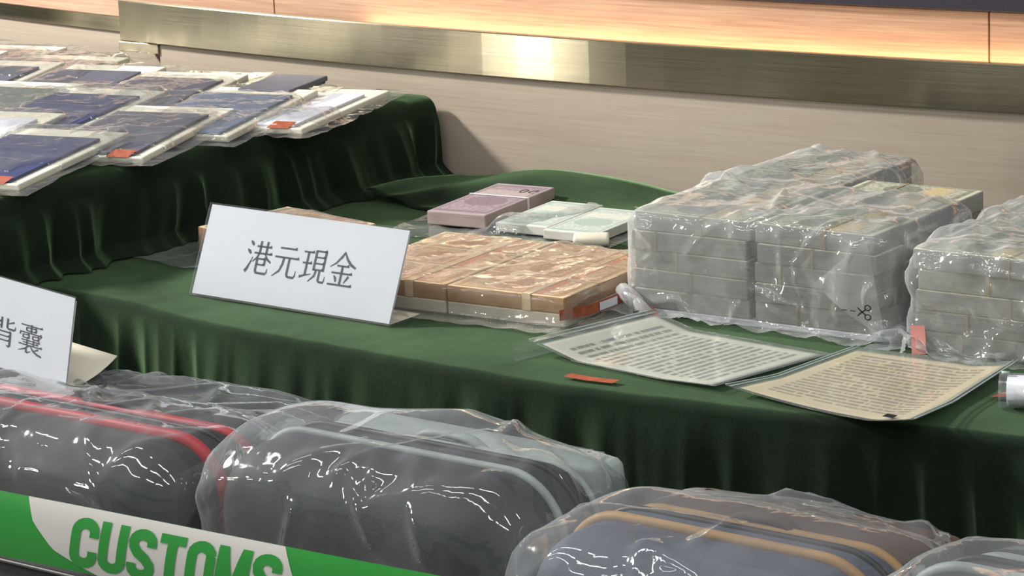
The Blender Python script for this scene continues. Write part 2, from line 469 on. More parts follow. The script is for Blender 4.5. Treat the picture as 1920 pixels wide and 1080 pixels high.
# =================================================================== setting
def wall_y(x): return -0.04 + 0.07 * (x + .3) ** 2
def wall_strip(name, x0, x1, z0, z1, dy, mat, parent=None, thick=.02, n=None, bev=.0015):
    """curved panel, front face at wall_y+dy"""
    n = n or max(3, int((x1 - x0) / .06))
    V = []
    for i in range(n):
        x = x0 + (x1 - x0) * i / (n - 1); y = wall_y(x) + dy
        ring = [(y + thick, z0), (y + bev, z0), (y, z0 + bev), (y, z1 - bev), (y + bev, z1), (y + thick, z1)]
        for yy, zz in ring: V.append((x, yy, zz))
    k = 6
    Fc = []
    for i in range(n - 1):
        for j in range(k):
            a = i * k + j; b = i * k + (j + 1) % k
            Fc.append((a, b, b + k, a + k))
    Fc += [tuple(range(k))[::-1], tuple(range((n - 1) * k, n * k))]
    return obj(name, V, Fc, mat, parent)

floor_o = bobj('floor', box_bm(9, 8, .1, z0=False), M_floor); floor_o.location = (0.4, -2.6, -.05); tag(floor_o, 'grey carpet floor of the hall', 'floor', kind='structure')
wb = wall_strip('wall_back', -1.083, 2.6, 0, .8995, 0, M_wallwood, None, .06)
tag(wb, 'pale beige wood laminate wall panel under the brass strip', 'wall', kind='structure')
wr = wall_strip('wall_back_left', -3.2, -1.083, 0, .9, .055, M_wallwood, None, .06)
tag(wr, 'set back beige wall panel behind the tablets', 'wall', kind='structure')
tb = wall_strip('trim_1', -1.165, 2.6, .9005, .965, -.008, M_brass, None, .012)
def far_origin(o):      # origin well in front, level with the strip, so that the brush tangent is vertical
    o.data.transform(Matrix.Translation((0, 10, -.93))); o.location = (0, -10, .93)
far_origin(tb)
tag(tb, 'long brushed brass strip along the wall above the money', 'trim', kind='structure')
cap = bobj('end_cap', box_bm(.082, .055, .016, .001), M_brass, tb); cap.location = (-1.124, wall_y(-1.12) + .02 + 10, .884 - .93)
tb2 = wall_strip('trim_2', -3.2, -1.15, .9005, .957, .05, M_brass, None, .012)
far_origin(tb2); tag(tb2, 'darker set back brass strip at the upper left', 'trim', kind='structure')
up = empty('wall_back_upper', (0, 0, 0)); tag(up, 'warm lit wood laminate wall above the brass strip', 'wall', kind='structure')
for a, b in ((-3.2, -.853), (-.850, .352), (.355, 1.55), (1.553, 2.6)):
    wall_strip('panel', a, b, .93, 1.028 if a > -3 else 1.10, .028, M_upwood, up, .03)
ch = wall_strip('cove_floor', -1.16, 2.6, .935, .940, .003, M_upwood, up, .026)
wt = wall_strip('wall_back_top', -1.6, 2.6, 1.029, 2.6, .02, M_dark, None, .05)
wt.location = (0, 0, 0); tag(wt, 'dark navy fabric wall above the wood panels', 'wall', kind='structure')
# light strip lying in the cove behind the brass
for k in range(12):
    xm = -.66 + (k + .5) * .21
    o = area('cove_light_strip', (xm, wall_y(xm) + .014, .946), (xm, wall_y(xm) + .034, .985), .209, .007, .135, (1.0, .68, .36))
    o.rotation_euler = (Matrix.Rotation(math.atan(.14 * (xm + .3)), 3, 'Z') @ o.rotation_euler.to_matrix()).to_euler()

# ------------------------------------------------------------------ cloth
def skirt(name, path, z_top, z_bot, mat, inner, amp=.012, freq=110, r=.012, rows=46, flare=0.0, seed=0, top_noise=.0012, vis=1.0):
    """cloth falling from a path (outer edge, listed so that the outside is on the right), plus its flat top"""
    P = [Vector((p[0], p[1], 0)) for p in path]; n = len(P)
    s = [0.0]
    for i in range(1, n): s.append(s[-1] + (P[i] - P[i - 1]).length)
    rnd = random.Random(seed)
    V = []
    prof = []
    for k in range(9):
        a = k / 8 * pi / 2; prof.append((-r + r * sin(a), z_top - r + r * cos(a), 0))
    for k in range(1, rows):
        t = k / (rows - 1); prof.append((0, z_top - r - t * (z_top - r - z_bot), t))
    m = len(prof)
    for i in range(n):
        d = (P[min(i + 1, n - 1)] - P[max(i - 1, 0)]).normalized(); nrm = Vector((d.y, -d.x, 0))
        for off, z, t in prof:
            e = min(1, t * 5)
            sh = s[i] + .03 * noise.noise(Vector((s[i] * 5, z * 7, seed))) * t + .02 * t * sin(s[i] * 9 + seed)
            w1 = noise.noise(Vector((sh * freq * .16, z * 2.2, seed * 3.1)))
            w2 = noise.noise(Vector((sh * freq * .4 + w1 * .6, z * 3.5, seed + 9.)))
            rid = 1 - 2.2 * abs(noise.noise(Vector((sh * freq * .22 + 4, z * 1.6, seed + 5.))))
            q = (w1 * .7 + w2 * .3 + rid * .8) * amp * (.3 * e + .7 * min(1, t * vis) ** .7)
            o = off + (q if t > 0 else 0) + flare * max(0, t - .8) ** 1.5 * 11
            V.append((P[i].x + nrm.x * o, P[i].y + nrm.y * o, z + (0.0012 * noise.noise(Vector((s[i] * 22, off * 40, 1))) if t == 0 else 0)))
    Fc = []
    for i in range(n - 1):
        for j in range(m - 1):
            a = i * m + j; Fc.append((a, a + 1, a + m + 1, a + m))
    me_off = len(V)
    # top sheet as strips between the inner edge of the rim and the far side points
    rim = [V[i * m] for i in range(n)]
    inn = [inner(p) for p in rim]
    q = 14
    for i in range(n):
        a = Vector(rim[i]); b = Vector((inn[i][0], inn[i][1], z_top))
        for j in range(1, q):
            c = a.lerp(b, j / (q - 1)); c.z = z_top + top_noise * noise.noise(Vector((c.x * 14, c.y * 9, seed))) * min(1, j)
            V.append(c)
    for i in range(n - 1):
        for j in range(q - 1):
            g = lambda I, J: I * m if J == 0 else me_off + I * (q - 1) + J - 1
            Fc.append((g(i, j), g(i + 1, j), g(i + 1, j + 1), g(i, j + 1)))
    o = obj(name, V, Fc, mat, None, True)
    return o
T = 0.75
front = [(-1.9, -.90), (-1.2, -.90), (-.8, -.90), (-.62, -.878), (-.52, -.868), (-.421, -.875), (-.287, -.905), (-.146, -.927), (.079, -.945), (.287, -.960), (.53, -.950), (.731, -.925), (.845, -.912), (1.1, -.90), (1.9, -.90)]
fp = smoothpath([(a, b, 0) for a, b in front], 620)
tc = skirt('table_cloth', fp, T, .02, M_green, lambda p: (p[0], wall_y(p[0]) - .004), amp=.026, freq=82, rows=70, seed=2, vis=3.2)
tag(tc, 'dark green velvet cloth covering the long money table and hanging in folds', 'tablecloth')
# block cover
def bx(y): return -.60 + (y + .89) * .115
bp_ = [(-2.0, -.985), (-1.0, -.985), (-.68, -.98), (-.622, -.955)] + [(bx(y), y) for y in (-.90, -.8, -.65, -.5, -.35, -.2, -.12)] + [(bx(-.06), -.055)]
bpp = smoothpath([(a, b, 0) for a, b in bp_], 420)
bc = skirt('riser_cloth', bpp, .866, .7535, M_green, lambda p: ((min(p[0], -.70) - .75) if p[1] > -.93 else p[0], max(p[1], -.93) if p[1] > -.93 else -.06), amp=.024, freq=92, r=.024, rows=34, flare=.02, seed=5, vis=1.6)
tag(bc, 'dark green velvet cover of the raised block under the tablets', 'cloth')
blk = bobj('riser_block', box_bm(1.2, .78, .108, .004), M_wood_board); blk.location = (-1.30, -.49, .7525); tag(blk, 'wooden riser block hidden under the green cover of the tablets', 'block')
tbl = empty('display_table', (0, -.48, 0)); tag(tbl, 'long plain table under the green velvet cloth', 'table')
o = bobj('table_top', box_bm(3.5, .70, .03, .003), M_wood_board, tbl); o.location = (0, .03, .715)
for sx in (-1.6, 1.6):
    for sy in (-.33, .33):
        o = bobj('leg', box_bm(.04, .04, .715, .003), M_steel, tbl); o.location = (sx, sy, 0)
# loose flap of cloth at the wall
def flap(name, ctrl, nz, hfun, label):
    V = []; nx, ny = 60, 26
    for j in range(ny):
        for i in range(nx):
            u = i / (nx - 1); v = j / (ny - 1)
            a, b, c, d = [Vector((q[0], q[1], 0)) for q in ctrl]; a = a.lerp(b, u); b = d.lerp(c, u)
            p = a.lerp(b, v); p.z = T + .003 + hfun(u, v)
            V.append(p)
    Fc = grid_faces(nx, ny)
    o = obj(name, V, Fc, M_green, None, True)
    md = o.modifiers.new('thickness', 'SOLIDIFY'); md.thickness = .002
    return tag(o, label, 'cloth')
flap('cloth_flap', [(-.485, -.262), (-.345, -.280), (.12, -.062), (-.465, -.062)], 1,
     lambda u, v: .022 * math.exp(-((u - .38) / .22) ** 2) * (.35 + .65 * v) + .012 * max(0, 1 - u * 2.2) * (1 - v) + .004 * (1 + sin(u * 17 + v * 4)) * (1 - u),
     'rumpled flap of green velvet lying on the table against the wall')
# lower bench
bn = empty('low_bench', (0.3, -1.35, 0)); tag(bn, 'low bench carrying the row of bagged backpacks', 'bench')
o = bobj('bench_top', box_bm(2.4, .60, .03, .004), M_charcoal, bn); o.location = (0, 0, .42)
for sx in (-1.1, 1.1):
    for sy in (-.25, .25):
        o = bobj('leg', box_bm(.05, .05, .42, .003), M_steel, bn); o.location = (sx, sy, 0)

# =================================================================== name signs
def sign(name, loc, rz, w, h, lean, glyphs, a0, pitch, b0, gs, label, foot, curl):
    e = empty(name, loc, rz); tag(e, label, 'sign')
    def pt(x, z, d=0.0):      # x along the face, z up the face, d in front of it
        return Vector((x, z * sin(lean) - d * cos(lean), z * cos(lean) + d * sin(lean)))
    def slab(nm, x0, x1, z0, z1, d0, d1, mat, par):
        V = [pt(x, z, d) for d in (d0, d1) for x, z in ((x0, z0), (x1, z0), (x1, z1), (x0, z1))]
        return obj(nm, V, [(3, 2, 1, 0), (4, 5, 6, 7), (0, 1, 5, 4), (1, 2, 6, 5), (2, 3, 7, 6), (3, 0, 4, 7)], mat, par)
    face = slab('paper_face', 0, w, .003, h, 0, .0006, M_paper, e)
    slab('acrylic_sheet', -.003, w + .003, 0, h + .002, .0012, .0026, F_acryl, e)
    slab('back_sheet', 0, w, .003, h * .97, -.0022, -.0014, M_paper, e)
    # foot: folded strip running back from the lower edge
    V = []; n = 10
    for k in range(n):
        t = k / (n - 1); y = .002 + foot * t; z = .0012 + curl * t * t
        V += [(.002, y, z), (w - .002, y, z)]
    Fc = [(2 * k, 2 * k + 1, 2 * k + 3, 2 * k + 2) for k in range(n - 1)]
    f = obj('paper_foot', V, Fc, M_cream, e, True); md = f.modifiers.new('t', 'SOLIDIFY'); md.thickness = .0006
    f = bobj('acrylic_foot', box_bm(w + .006, foot * 1.12, .0014), F_acryl, e); f.location = (w / 2, foot * .56, 0)
    for k, g in enumerate(glyphs):
        x0 = a0 * w + k * pitch * w
        stroke_mesh('character', [[(x, y, q * 1.25) for x, y, q in st] for st in GLYPH[g]], M_ink, face, lambda x, y: pt(x0 + x * gs[0] / 100, b0 * h + y * gs[1] / 100, .0009))
    return e
sign('name_sign', (-.343, -.812, T + .001), radians(-3.3), .323, .118, radians(24), ['gang', 'yuan', 'xian', 'jin'], .232, .141, .325, (.0425, .043),
     'white desk sign with four black characters standing before the brown money', .06, .001)
sgB = sign('name_sign', (-.304 - .287, -1.095 + .076, .7012), radians(-14.8), .297, .111, radians(12), ['bei', 'nang'], .423, .20, .27, (.055, .035),
     'white desk sign lettered with two characters standing on the red piped backpack', .075, .026)

# =================================================================== money
def note_mat(name, paper, ink, accent, edge=None):
    t = NT(name); g = t.sep(t.coords('Generated'))
    dx = t.math('ABSOLUTE', t.math('SUBTRACT', g[0], .5)); dy = t.math('ABSOLUTE', t.math('SUBTRACT', g[1], .5))
    bord = t.math('GREATER_THAN', t.math('MAXIMUM', dx, dy), .455)
    fr = t.math('MULTIPLY', t.math('GREATER_THAN', t.math('MAXIMUM', dx, dy), .40), t.math('LESS_THAN', t.math('MAXIMUM', dx, dy), .455))
    ex = t.math('MULTIPLY', t.math('SUBTRACT', g[0], .42), 6.5); ey = t.math('MULTIPLY', t.math('SUBTRACT', g[1], .5), 3.0)
    oval = t.math('LESS_THAN', t.math('ADD', t.math('MULTIPLY', ex, ex), t.math('MULTIPLY', ey, ey)), 1.0)
    ns = t.noise(t.mapping(t.coords('Generated'), (26, 12, 1)), 1.0, 5, .7)
    col = t.mix(t.ramp(ns, [(.42, (0, 0, 0)), (.6, (.7, .7, .7))]), lin(paper), lin(ink))
    strip = t.math('LESS_THAN', t.math('ABSOLUTE', t.math('SUBTRACT', g[0], .70)), .09)
    col = t.mix(t.math('MULTIPLY', strip, .6), col, lin(accent))
    col = t.mix(t.math('MULTIPLY', oval, .65), col, lin(ink))
    col = t.mix(t.math('MULTIPLY', fr, .55), col, lin(ink))
    col = t.mix(bord, col, lin(paper))
    return t.done(t.principled(Base_Color=col, Roughness=.6))
def edge_mat(name, a, b, n=90):
    t = NT(name); g = t.sep(t.coords('Generated'))
    f = t.noise(t.mapping(t.coords('Generated'), (1.5, 1.5, n)), 1.0, 3, .7)
    blot = t.noise(t.coords(), 30, 2)
    r = t.n('ShaderNodeObjectInfo').outputs['Random']
    col = t.ramp(t.math('ADD', t.math('MULTIPLY', f, .7), t.math('ADD', t.math('MULTIPLY', blot, .25), t.math('MULTIPLY', r, .12))), [(.35, lin(b)), (.72, lin(a))])
    return t.done(t.principled(Base_Color=col, Roughness=.75, Normal=t.bump(f, .5, .001)))
N_usd = note_mat('grey_dollar_note', (206, 204, 180), (96, 104, 96), (214, 188, 130))
E_usd = edge_mat('grey_note_edges', (176, 176, 166), (112, 114, 112))
N_brn = note_mat('brown_note', (226, 204, 168), (176, 128, 86), (206, 110, 70))
E_brn = edge_mat('brown_note_edges', (190, 152, 108), (142, 108, 74))
E_wht = edge_mat('white_note_edges', (226, 224, 214), (190, 188, 178))
N_pur = note_mat('purple_note', (172, 156, 160), (124, 104, 116), (190, 176, 168))
E_pur = edge_mat('purple_note_edges', (196, 180, 168), (150, 132, 130))
N_grn = note_mat('pale_green_note', (210, 216, 208), (158, 178, 168), (226, 222, 206))
M_band = plain('paper_band', (214, 196, 160), .7)
M_rubber = plain('rubber_band', (168, 144, 108), .6)

def bundle_mesh(name, sx, sy, sz, top, side):
    bm = box_bm(sx, sy, sz, .0016, 2)
    for f in bm.faces: f.material_index = 0 if abs(f.normal.z) > .9 else 1
    me = bpy.data.meshes.new(name); bm.to_mesh(me); bm.free()
    me.materials.append(top); me.materials.append(side)
    return me
def band_mesh(name, w, sy, sz, mat, g=.0006):
    bm = bmesh.new()
    prof = [(-sy / 2 - g, -g * .3), (sy / 2 + g, -g * .3), (sy / 2 + g, sz + g), (-sy / 2 - g, sz + g)]
    a = [bm.verts.new((-w / 2, y, z)) for y, z in prof]; b = [bm.verts.new((w / 2, y, z)) for y, z in prof]
    for k in range(4):
        l = (k + 1) % 4; bm.faces.new((a[k], a[l], b[l], b[k]))
    bmesh.ops.recalc_face_normals(bm, faces=bm.faces)
    me = bpy.data.meshes.new(name); bm.to_mesh(me); bm.free(); me.materials.append(mat); return me

def bundle(me, band, loc, rz, label, group, name='banknote_bundle', bandx=0.0):
    o = link(name, me); o.location = loc; o.rotation_euler = (0, 0, rz)
    tag(o, label, 'cash', group)
    if band:
        b = link('band', band, o); b.location = (bandx, 0, 0)
    return o

rb = random.Random(11)
# --- the two big stacks of grey notes
H1 = .0232
B_usd = bundle_mesh('banknote_bundle', .158, .0665, H1, N_usd, E_usd)
Bd_usd = band_mesh('band', .0028, .0665, H1, M_rubber)
def cash_block(x0, y0, cols, layers, zb, what, rz=0.0):
    lay = ['bottom', 'second', 'middle', 'fourth', 'top', 'top']
    for c, rows in enumerate(cols):
        for r in range(rows):
            for k in range(layers):
                # only what shows: outer faces of the block
                vis = (r == 0) or (k >= layers - 1) or (c == len(cols) - 1) or r >= rows - 1
                if not vis: continue
                x = x0 + .08 + c * .170 + rb.uniform(-.003, .003); y = y0 + .034 + r * .0685 + rb.uniform(-.002, .002)
                if rz: x, y = x0 + (x - x0) * cos(rz) - (y - y0) * sin(rz), y0 + (x - x0) * sin(rz) + (y - y0) * cos(rz)
                ln = 'top' if k == layers - 1 else lay[k]
                bundle(B_usd, Bd_usd, (x, y, zb + k * (H1 + .0003)), rz + rb.uniform(-.025, .025),
                       'grey note bundle, %s layer, %s row, %s column of the %s' % (ln, ('front', 'second', 'third', 'fourth', 'fifth', 'rearmost')[r], ('left', 'right')[c], what),
                       'grey note bundles in the %s' % what, bandx=rb.uniform(-.05, .05))
sh = bobj('backing_sheet', box_bm(.352, .43, .007, .001), M_paper); sh.location = (.378, -.425, T + .0012)
tag(sh, 'white backing sheet under the big stack of grey notes', 'paper')
cash_block(.206, -.640, [6, 4], 5, T + .0085, 'big left stack')
cash_block(.592, -.655, [5, 5], 5, T + .003, 'big right stack')

def evidence(name, P, Fc, uv, mat, label, cat='plastic bag', group=None):
    o = obj(name, P, Fc, mat, None, True, uv)
    tag(o, label, cat, group); return o

P, Fc, uv = drape(.60, .66, (.375, -.44), 0, [((.376, -.535, T + .062), (.178, .112, .0665), .012, 0), ((.290, -.43, T + .062), (.091, .216, .0665), .012, 0)], T, n=(104, 112), steps=70, iters=8, pull=7, seed=3, amp=.012, crease=.013, cells=130, refine=2, folds=45, hem=lambda p: p[1] > -.672 or p[2] > T + .02)
bagL = evidence('evidence_bag', P, Fc, uv, F_cash, 'crumpled clear evidence bag around the big left stack of grey notes')
P, Fc, uv = drape(.56, .62, (.765, -.485), 0, [((.762, -.483, T + .060), (.176, .178, .0650), .012, 0)], T, n=(96, 104), steps=70, iters=8, pull=7, seed=8, amp=.012, crease=.013, cells=130, refine=2, folds=45, hem=lambda p: p[1] > -.684 and (p[0] > .585 or p[2] > T + .02) or p[2] > T + .03)
bagR = evidence('evidence_bag', P, Fc, uv, F_cash, 'crumpled clear evidence bag around the big right stack of grey notes')
# folded triangular flap of the left bag with the printed scissors mark
V = []; tri = [(.462, .815), (.528, .872), (.552, .757)]
n = 12
for i in range(n + 1):
    for j in range(n + 1 - i):
        a, b = i / n, j / n; c = 1 - a - b
        x = tri[0][0] * a + tri[1][0] * b + tri[2][0] * c; z = tri[0][1] * a + tri[1][1] * b + tri[2][1] * c
        V.append((x, -.6505 - .010 * a - .004 * (1 - c) * sin(x * 90), z))
Fc = []; idx = lambda i, j: sum(n + 1 - q for q in range(i)) + j
for i in range(n):
    for j in range(n - i):
        Fc.append((idx(i, j), idx(i + 1, j), idx(i, j + 1)))
        if j < n - i - 1: Fc.append((idx(i + 1, j), idx(i + 1, j + 1), idx(i, j + 1)))
F_flap = film('milky_flap', .42, rough=.15, crinkle=.1, scale=14, haze_col=(.74, .78, .80))
fl = obj('folded_flap', V, Fc, F_flap, bagL, True)
circ = lambda cx, cy, r, w: [[(cx + r * cos(2 * pi * k / 14), cy + r * sin(2 * pi * k / 14), w) for k in range(15)]]
scis = circ(84, 62, 9, 4) + circ(84, 30, 9, 4) + Pp((77, 55, 4), (60, 40, 5), (52, 30, 3)) + Pp((77, 37, 4), (60, 52, 5), (52, 60, 3)) + Pp((4, 46, 3), (20, 46, 3)) + Pp((30, 46, 3), (46, 46, 3))
stroke_mesh('scissors_mark', scis, M_zip, fl, lambda x, y: Vector((.500 + y * .0 + (x) * .00042, -.6605 - .0, .775 + y * .00034)))
def strip(name, pts, w, mat, parent, up=(0, 0, 1)):
    """thin ribbon along pts, width w in the up direction"""
    V = []; U = Vector(up) * w / 2
    for p in pts: V += [Vector(p) - U, Vector(p) + U]
    return obj(name, V, [(2 * k, 2 * k + 2, 2 * k + 3, 2 * k + 1) for k in range(len(pts) - 1)], mat, parent, True)
strip('seal_strip', [(.215, -.655, .775), (.235, -.664, .764), (.262, -.672, .7545)], .018, M_pink, bagL)
strip('seal_strip', [(.602, -.668, .785), (.605, -.671, .77), (.608, -.676, .754)], .018, M_pink, bagR, (1, 0, .1))
tube('rolled_corner', [(.196, -.648, .778), (.215, -.662, .776), (.228, -.668, .770)], .010, F_flap, bagL, 10)

# --- flat stack of brown notes in front
B_brn = bundle_mesh('banknote_bundle', .166, .081, .020, N_brn, E_brn)
B_wht = bundle_mesh('banknote_bundle', .166, .081, .016, N_brn, E_wht)
Bd_brn = band_mesh('band', .012, .081, .020, M_band)
ca, sa = cos(.03), sin(.03)
for k in range(2):
    for c in range(2):
        for r in range(3):
            lx, ly = (c - .5) * .169, (r - 1) * .083
            bundle(B_brn if k else B_wht, Bd_brn if k else None, (.008 + lx * ca - ly * sa, -.632 + lx * sa + ly * ca, T + .003 + k * .0166), .03 + rb.uniform(-.012, .012),
                   'brown note bundle, %s layer, %s row, %s half of the flat stack' % ('upper' if k else 'lower', ('front', 'middle', 'rear')[r], ('left', 'right')[c]),
                   'brown note bundles in the flat stack', bandx=.03)
P, Fc, uv = drape(.44, .34, (.016, -.63), .03, [((.008, -.632, T + .020), (.170, .125, .0205), .005, .03)], T, n=(96, 76), steps=60, iters=7, pull=5, seed=12, amp=.010, crease=.007, cells=90)
F_brn = film('brown_stack_film', .15, tint=(.98, .96, .93), rough=.08, crinkle=.6, scale=24, haze_col=(.86, .82, .74))
bagB = evidence('evidence_bag', P, Fc, uv, F_brn, 'clear evidence bag over the flat stack of brown notes')
strip('seal_strip', [(.176, -.756, .769), (.194, -.72, .770), (.198, -.66, .771), (.196, -.61, .772)], .013, M_orange, bagB)
strip('white_label', [(.1965, -.70, .770), (.1990, -.665, .7705)], .010, M_paper, bagB)

# --- purple bundle
B_pur = bundle_mesh('banknote_bundle', .195, .092, .019, N_pur, E_pur)
pu = bundle(B_pur, band_mesh('band', .006, .092, .019, M_paper), (-.268, -.258, T + .0045), radians(95), 'bundle of purple notes near the wall behind the brown stack', None, bandx=.02)
def digit_strokes(txt):
    D = {'5': [[(60, 96, 14), (16, 96, 14)], [(16, 100, 14), (14, 56, 14)], [(14, 58, 13), (42, 62, 14), (60, 46, 15), (58, 18, 15), (36, 6, 14), (10, 10, 13)]],
         '0': [[(36 + 26 * cos(2 * pi * k / 16), 50 + 46 * sin(2 * pi * k / 16), 15) for k in range(17)]]}
    out = []
    for i, ch in enumerate(txt): out += [[(x + i * 80, y, w) for x, y, w in s] for s in D[ch]]
    return out
stroke_mesh('printed_number', digit_strokes('50'), M_inkg, pu, lambda x, y: Vector((.050 + y * .00022 * .9, -.036 + (160 - x) * -.00018 + .026, .0193)))
P, Fc, uv = drape(.32, .155, (-.270, -.268), radians(95), [((-.268, -.258, T + .0140), (.100, .048, .0110), .005, radians(95))], T, n=(70, 42), steps=55, iters=6, pull=4, seed=21, amp=.008, crease=.0055, cells=50)
evidence('evidence_bag', P, Fc, uv, F_clear, 'clear evidence bag around the purple note bundle')
# --- pale green bundle
B_grn = bundle_mesh('banknote_bundle', .150, .082, .013, N_grn, E_wht)
for k, (dx, lab) in enumerate(((-.042, 'left'), (.042, 'right'))):
    bundle(B_grn, None, (-.118 + dx, -.275 - .01 * k, T + .003), radians(93), '%s one of two pale green note bundles behind the brown stack' % lab, 'pale green note bundles')
P, Fc, uv = drape(.28, .23, (-.118, -.28), radians(93), [((-.118, -.28, T + .0095), (.080, .085, .0095), .004, radians(93))], T, n=(64, 54), steps=50, iters=6, pull=4, seed=23, amp=.008, crease=.0055, cells=50)
evidence('evidence_bag', P, Fc, uv, F_clear, 'clear evidence bag over the two pale green note bundles')
nr = tube('rolled_note', smoothpath([(-.055, -.372, T + .0105), (-.035, -.364, T + .0105), (-.015, -.352, T + .0100)], 12), .0145, M_cream, None, 14, .62)
tag(nr, 'cream rolled paper lying behind the brown stack', 'paper')
# --- brown bundles behind the sign
B_br2 = bundle_mesh('banknote_bundle', .180, .075, .039, N_brn, E_brn)
for k, (dy, lab) in enumerate(((-.04, 'front'), (.04, 'rear'))):
    bundle(B_br2, Bd_brn if False else None, (-.372 + dy * .2, -.580 + dy * .98, T + .003), -.20, '%s one of two brown note bundles half hidden behind the sign' % lab, 'brown note bundles behind the sign')
P, Fc, uv = drape(.40, .27, (-.405, -.580), -.20, [((-.372, -.580, T + .0220), (.093, .080, .0215), .005, -.20)], T, n=(66, 56), steps=50, iters=6, pull=3, seed=27, amp=.010, crease=.0055, cells=50)
evidence('evidence_bag', P, Fc, uv, F_clear, 'clear evidence bag of brown notes half hidden behind the sign')

# =================================================================== documents
def doc_mat(name, along, paper, text, nl):
    t = NT(name); u = t.sep(t.coords('UV'))
    a, b = (u[0], u[1]) if along == 'u' else (u[1], u[0])
    row = t.math('MULTIPLY', b, nl)
    fr = t.math('FRACT', row); line = t.math('LESS_THAN', fr, .52)
    cmb = t.n('ShaderNodeCombineXYZ'); t.set(cmb, 0, t.math('MULTIPLY', a, 26)); t.set(cmb, 1, t.math('MULTIPLY', t.math('FLOOR', row), 7.31))
    w = t.noise(cmb.outputs[0], 1.6, 3, .7)
    word = t.math('GREATER_THAN', w, .43)
    ia = t.math('MULTIPLY', t.math('GREATER_THAN', a, .09), t.math('LESS_THAN', a, .91))
    ib = t.math('MULTIPLY', t.math('GREATER_THAN', b, .10), t.math('LESS_THAN', b, .94))
    m = t.math('MULTIPLY', t.math('MULTIPLY', line, word), t.math('MULTIPLY', ia, ib))
    tint = t.ramp(t.noise(t.coords('UV'), 3, 2), [(.3, lin(paper)), (.7, tuple(v * .86 for v in lin(paper)[:3]))])
    col = t.mix(t.math('MULTIPLY', m, .72), tint, lin(text))
    return t.done(t.principled(Base_Color=col, Roughness=.55))
def patch(name, C, zf, mat, parent=None, grow=0.0, dz=0.0, n=30):
    L, Fr, Rr, B = [Vector((c[0], c[1], 0)) for c in C]
    V = []; uvs = []
    for j in range(n):
        for i in range(n):
            u = i / (n - 1); v = j / (n - 1)
            uu = -grow + u * (1 + 2 * grow); vv = -grow + v * (1 + 2 * grow)
            p = L * (1 - uu) * (1 - vv) + Fr * uu * (1 - vv) + Rr * uu * vv + B * (1 - uu) * vv
            p.z = T + .0035 + zf(uu, vv) + dz; V.append(p); uvs.append((u, v))
    o = obj(name, V, grid_faces(n, n), mat, parent, True, uvs)
    md = o.modifiers.new('t', 'SOLIDIFY'); md.thickness = .0004
    return o
def edge_line(name, C, zf, grow, side, parent, mat, off=0.0, w=.0018):
    L, Fr, Rr, B = [Vector((c[0], c[1], 0)) for c in C]; pts = []
    for k in range(16):
        t = -grow + k / 15 * (1 + 2 * grow)
        uu, vv = {'left': (-grow + off, t), 'right': (1 + grow - off, t), 'front': (t, -grow + off)}[side]
        p = L * (1 - uu) * (1 - vv) + Fr * uu * (1 - vv) + Rr * uu * vv + B * (1 - uu) * vv
        p.z = T + .0035 + zf(uu, vv) + .0022; pts.append(p)
    return tube(name, pts, w / 2, mat, parent, 6, .5)
M_ziplock = plain('pale_zip_strip', (170, 190, 184), .3)
D1 = [(.222, -.862), (.474, -.904), (.508, -.724), (.270, -.694)]
z1 = lambda u, v: .012 * max(0, .22 - u) / .22 + .016 * max(0, u - .72) * (1 - v) + .004 * (1 - abs(2 * u - 1)) * 0
d1 = patch('document', D1, z1, doc_mat('printed_form', 'v', (232, 230, 212), (84, 90, 78), 20)); tag(d1, 'printed white form lying flat before the big left money bag', 'document')
F_doc = film('document_sleeve', .05, rough=.09, crinkle=.45, scale=20, cap=.16)
b1 = patch('document_sleeve', D1, z1, F_doc, None, .045, .0014); tag(b1, 'clear zip sleeve over the white form before the left money bag', 'plastic sleeve')
edge_line('zip_strip', D1, z1, .045, 'left', b1, M_ziplock); edge_line('zip_strip', D1, z1, .045, 'left', b1, M_ziplock, .03)
strip('seal_strip', [(.300, -.928, T + .004), (.33, -.931, T + .004), (.365, -.928, T + .004)], .012, M_orange, b1, (.2, 1, .1))
# the sleeve's empty left end curling under
V = []; n = 14
for k in range(n):
    a = -pi / 2 + pi * k / (n - 1)
    for q in range(10):
        t = q / 9; x = .207 + .05 * t; y = -.868 + .165 * t * .95
        V.append((x + .004 - .014 * cos(a) - .02 * (1 - t) * 0, y - .03 * (1 - t) * (1 - k / (n - 1)), T + .010 + .0085 * sin(a)))
obj('curled_end', V, grid_faces(10, n), F_doc, b1, True)
D2 = [(.512, -.908), (.742, -.952), (.724, -.693), (.537, -.690)]
z2 = lambda u, v: .007 * max(0, .35 - v) / .35 * (.35 + .65 * (2 * u - 1) ** 2) + .006 * max(0, u - .8) / .2
d2 = patch('document', D2, z2, doc_mat('printed_certificate', 'u', (238, 218, 178), (112, 98, 78), 21)); tag(d2, 'cream printed certificate overhanging the table edge at right', 'document')
b2 = patch('document_sleeve', D2, z2, F_doc, None, .05, .0014); tag(b2, 'clear zip sleeve over the cream certificate at the table edge', 'plastic sleeve')
for sd in ('left', 'right'):
    edge_line('zip_strip', D2, z2, .05, sd, b2, M_ziplock); edge_line('zip_strip', D2, z2, .05, sd, b2, M_ziplock, .03)
strip('printed_mark', [(.708, -.945, T + .0145), (.722, -.948, T + .0150)], .012, M_zip, b2, (0, 1, 0))
strip('seal_strip', [(.765, -.80, T + .005), (.772, -.77, T + .005), (.775, -.74, T + .005)], .016, M_red, b2, (1, 0, .1))
r3 = empty('rolled_document', (.80, -.80, T)); tag(r3, 'rolled white paper in a clear sleeve at the right frame edge', 'document')
tube('paper_roll', [(-.012, -.02, .020), (.10, .02, .020), (.22, .06, .020)], .0165, M_paper, r3, 16)
tube('sleeve', [(-.02, -.023, .020), (.10, .02, .020), (.225, .062, .020)], .0185, F_doc, r3, 16)
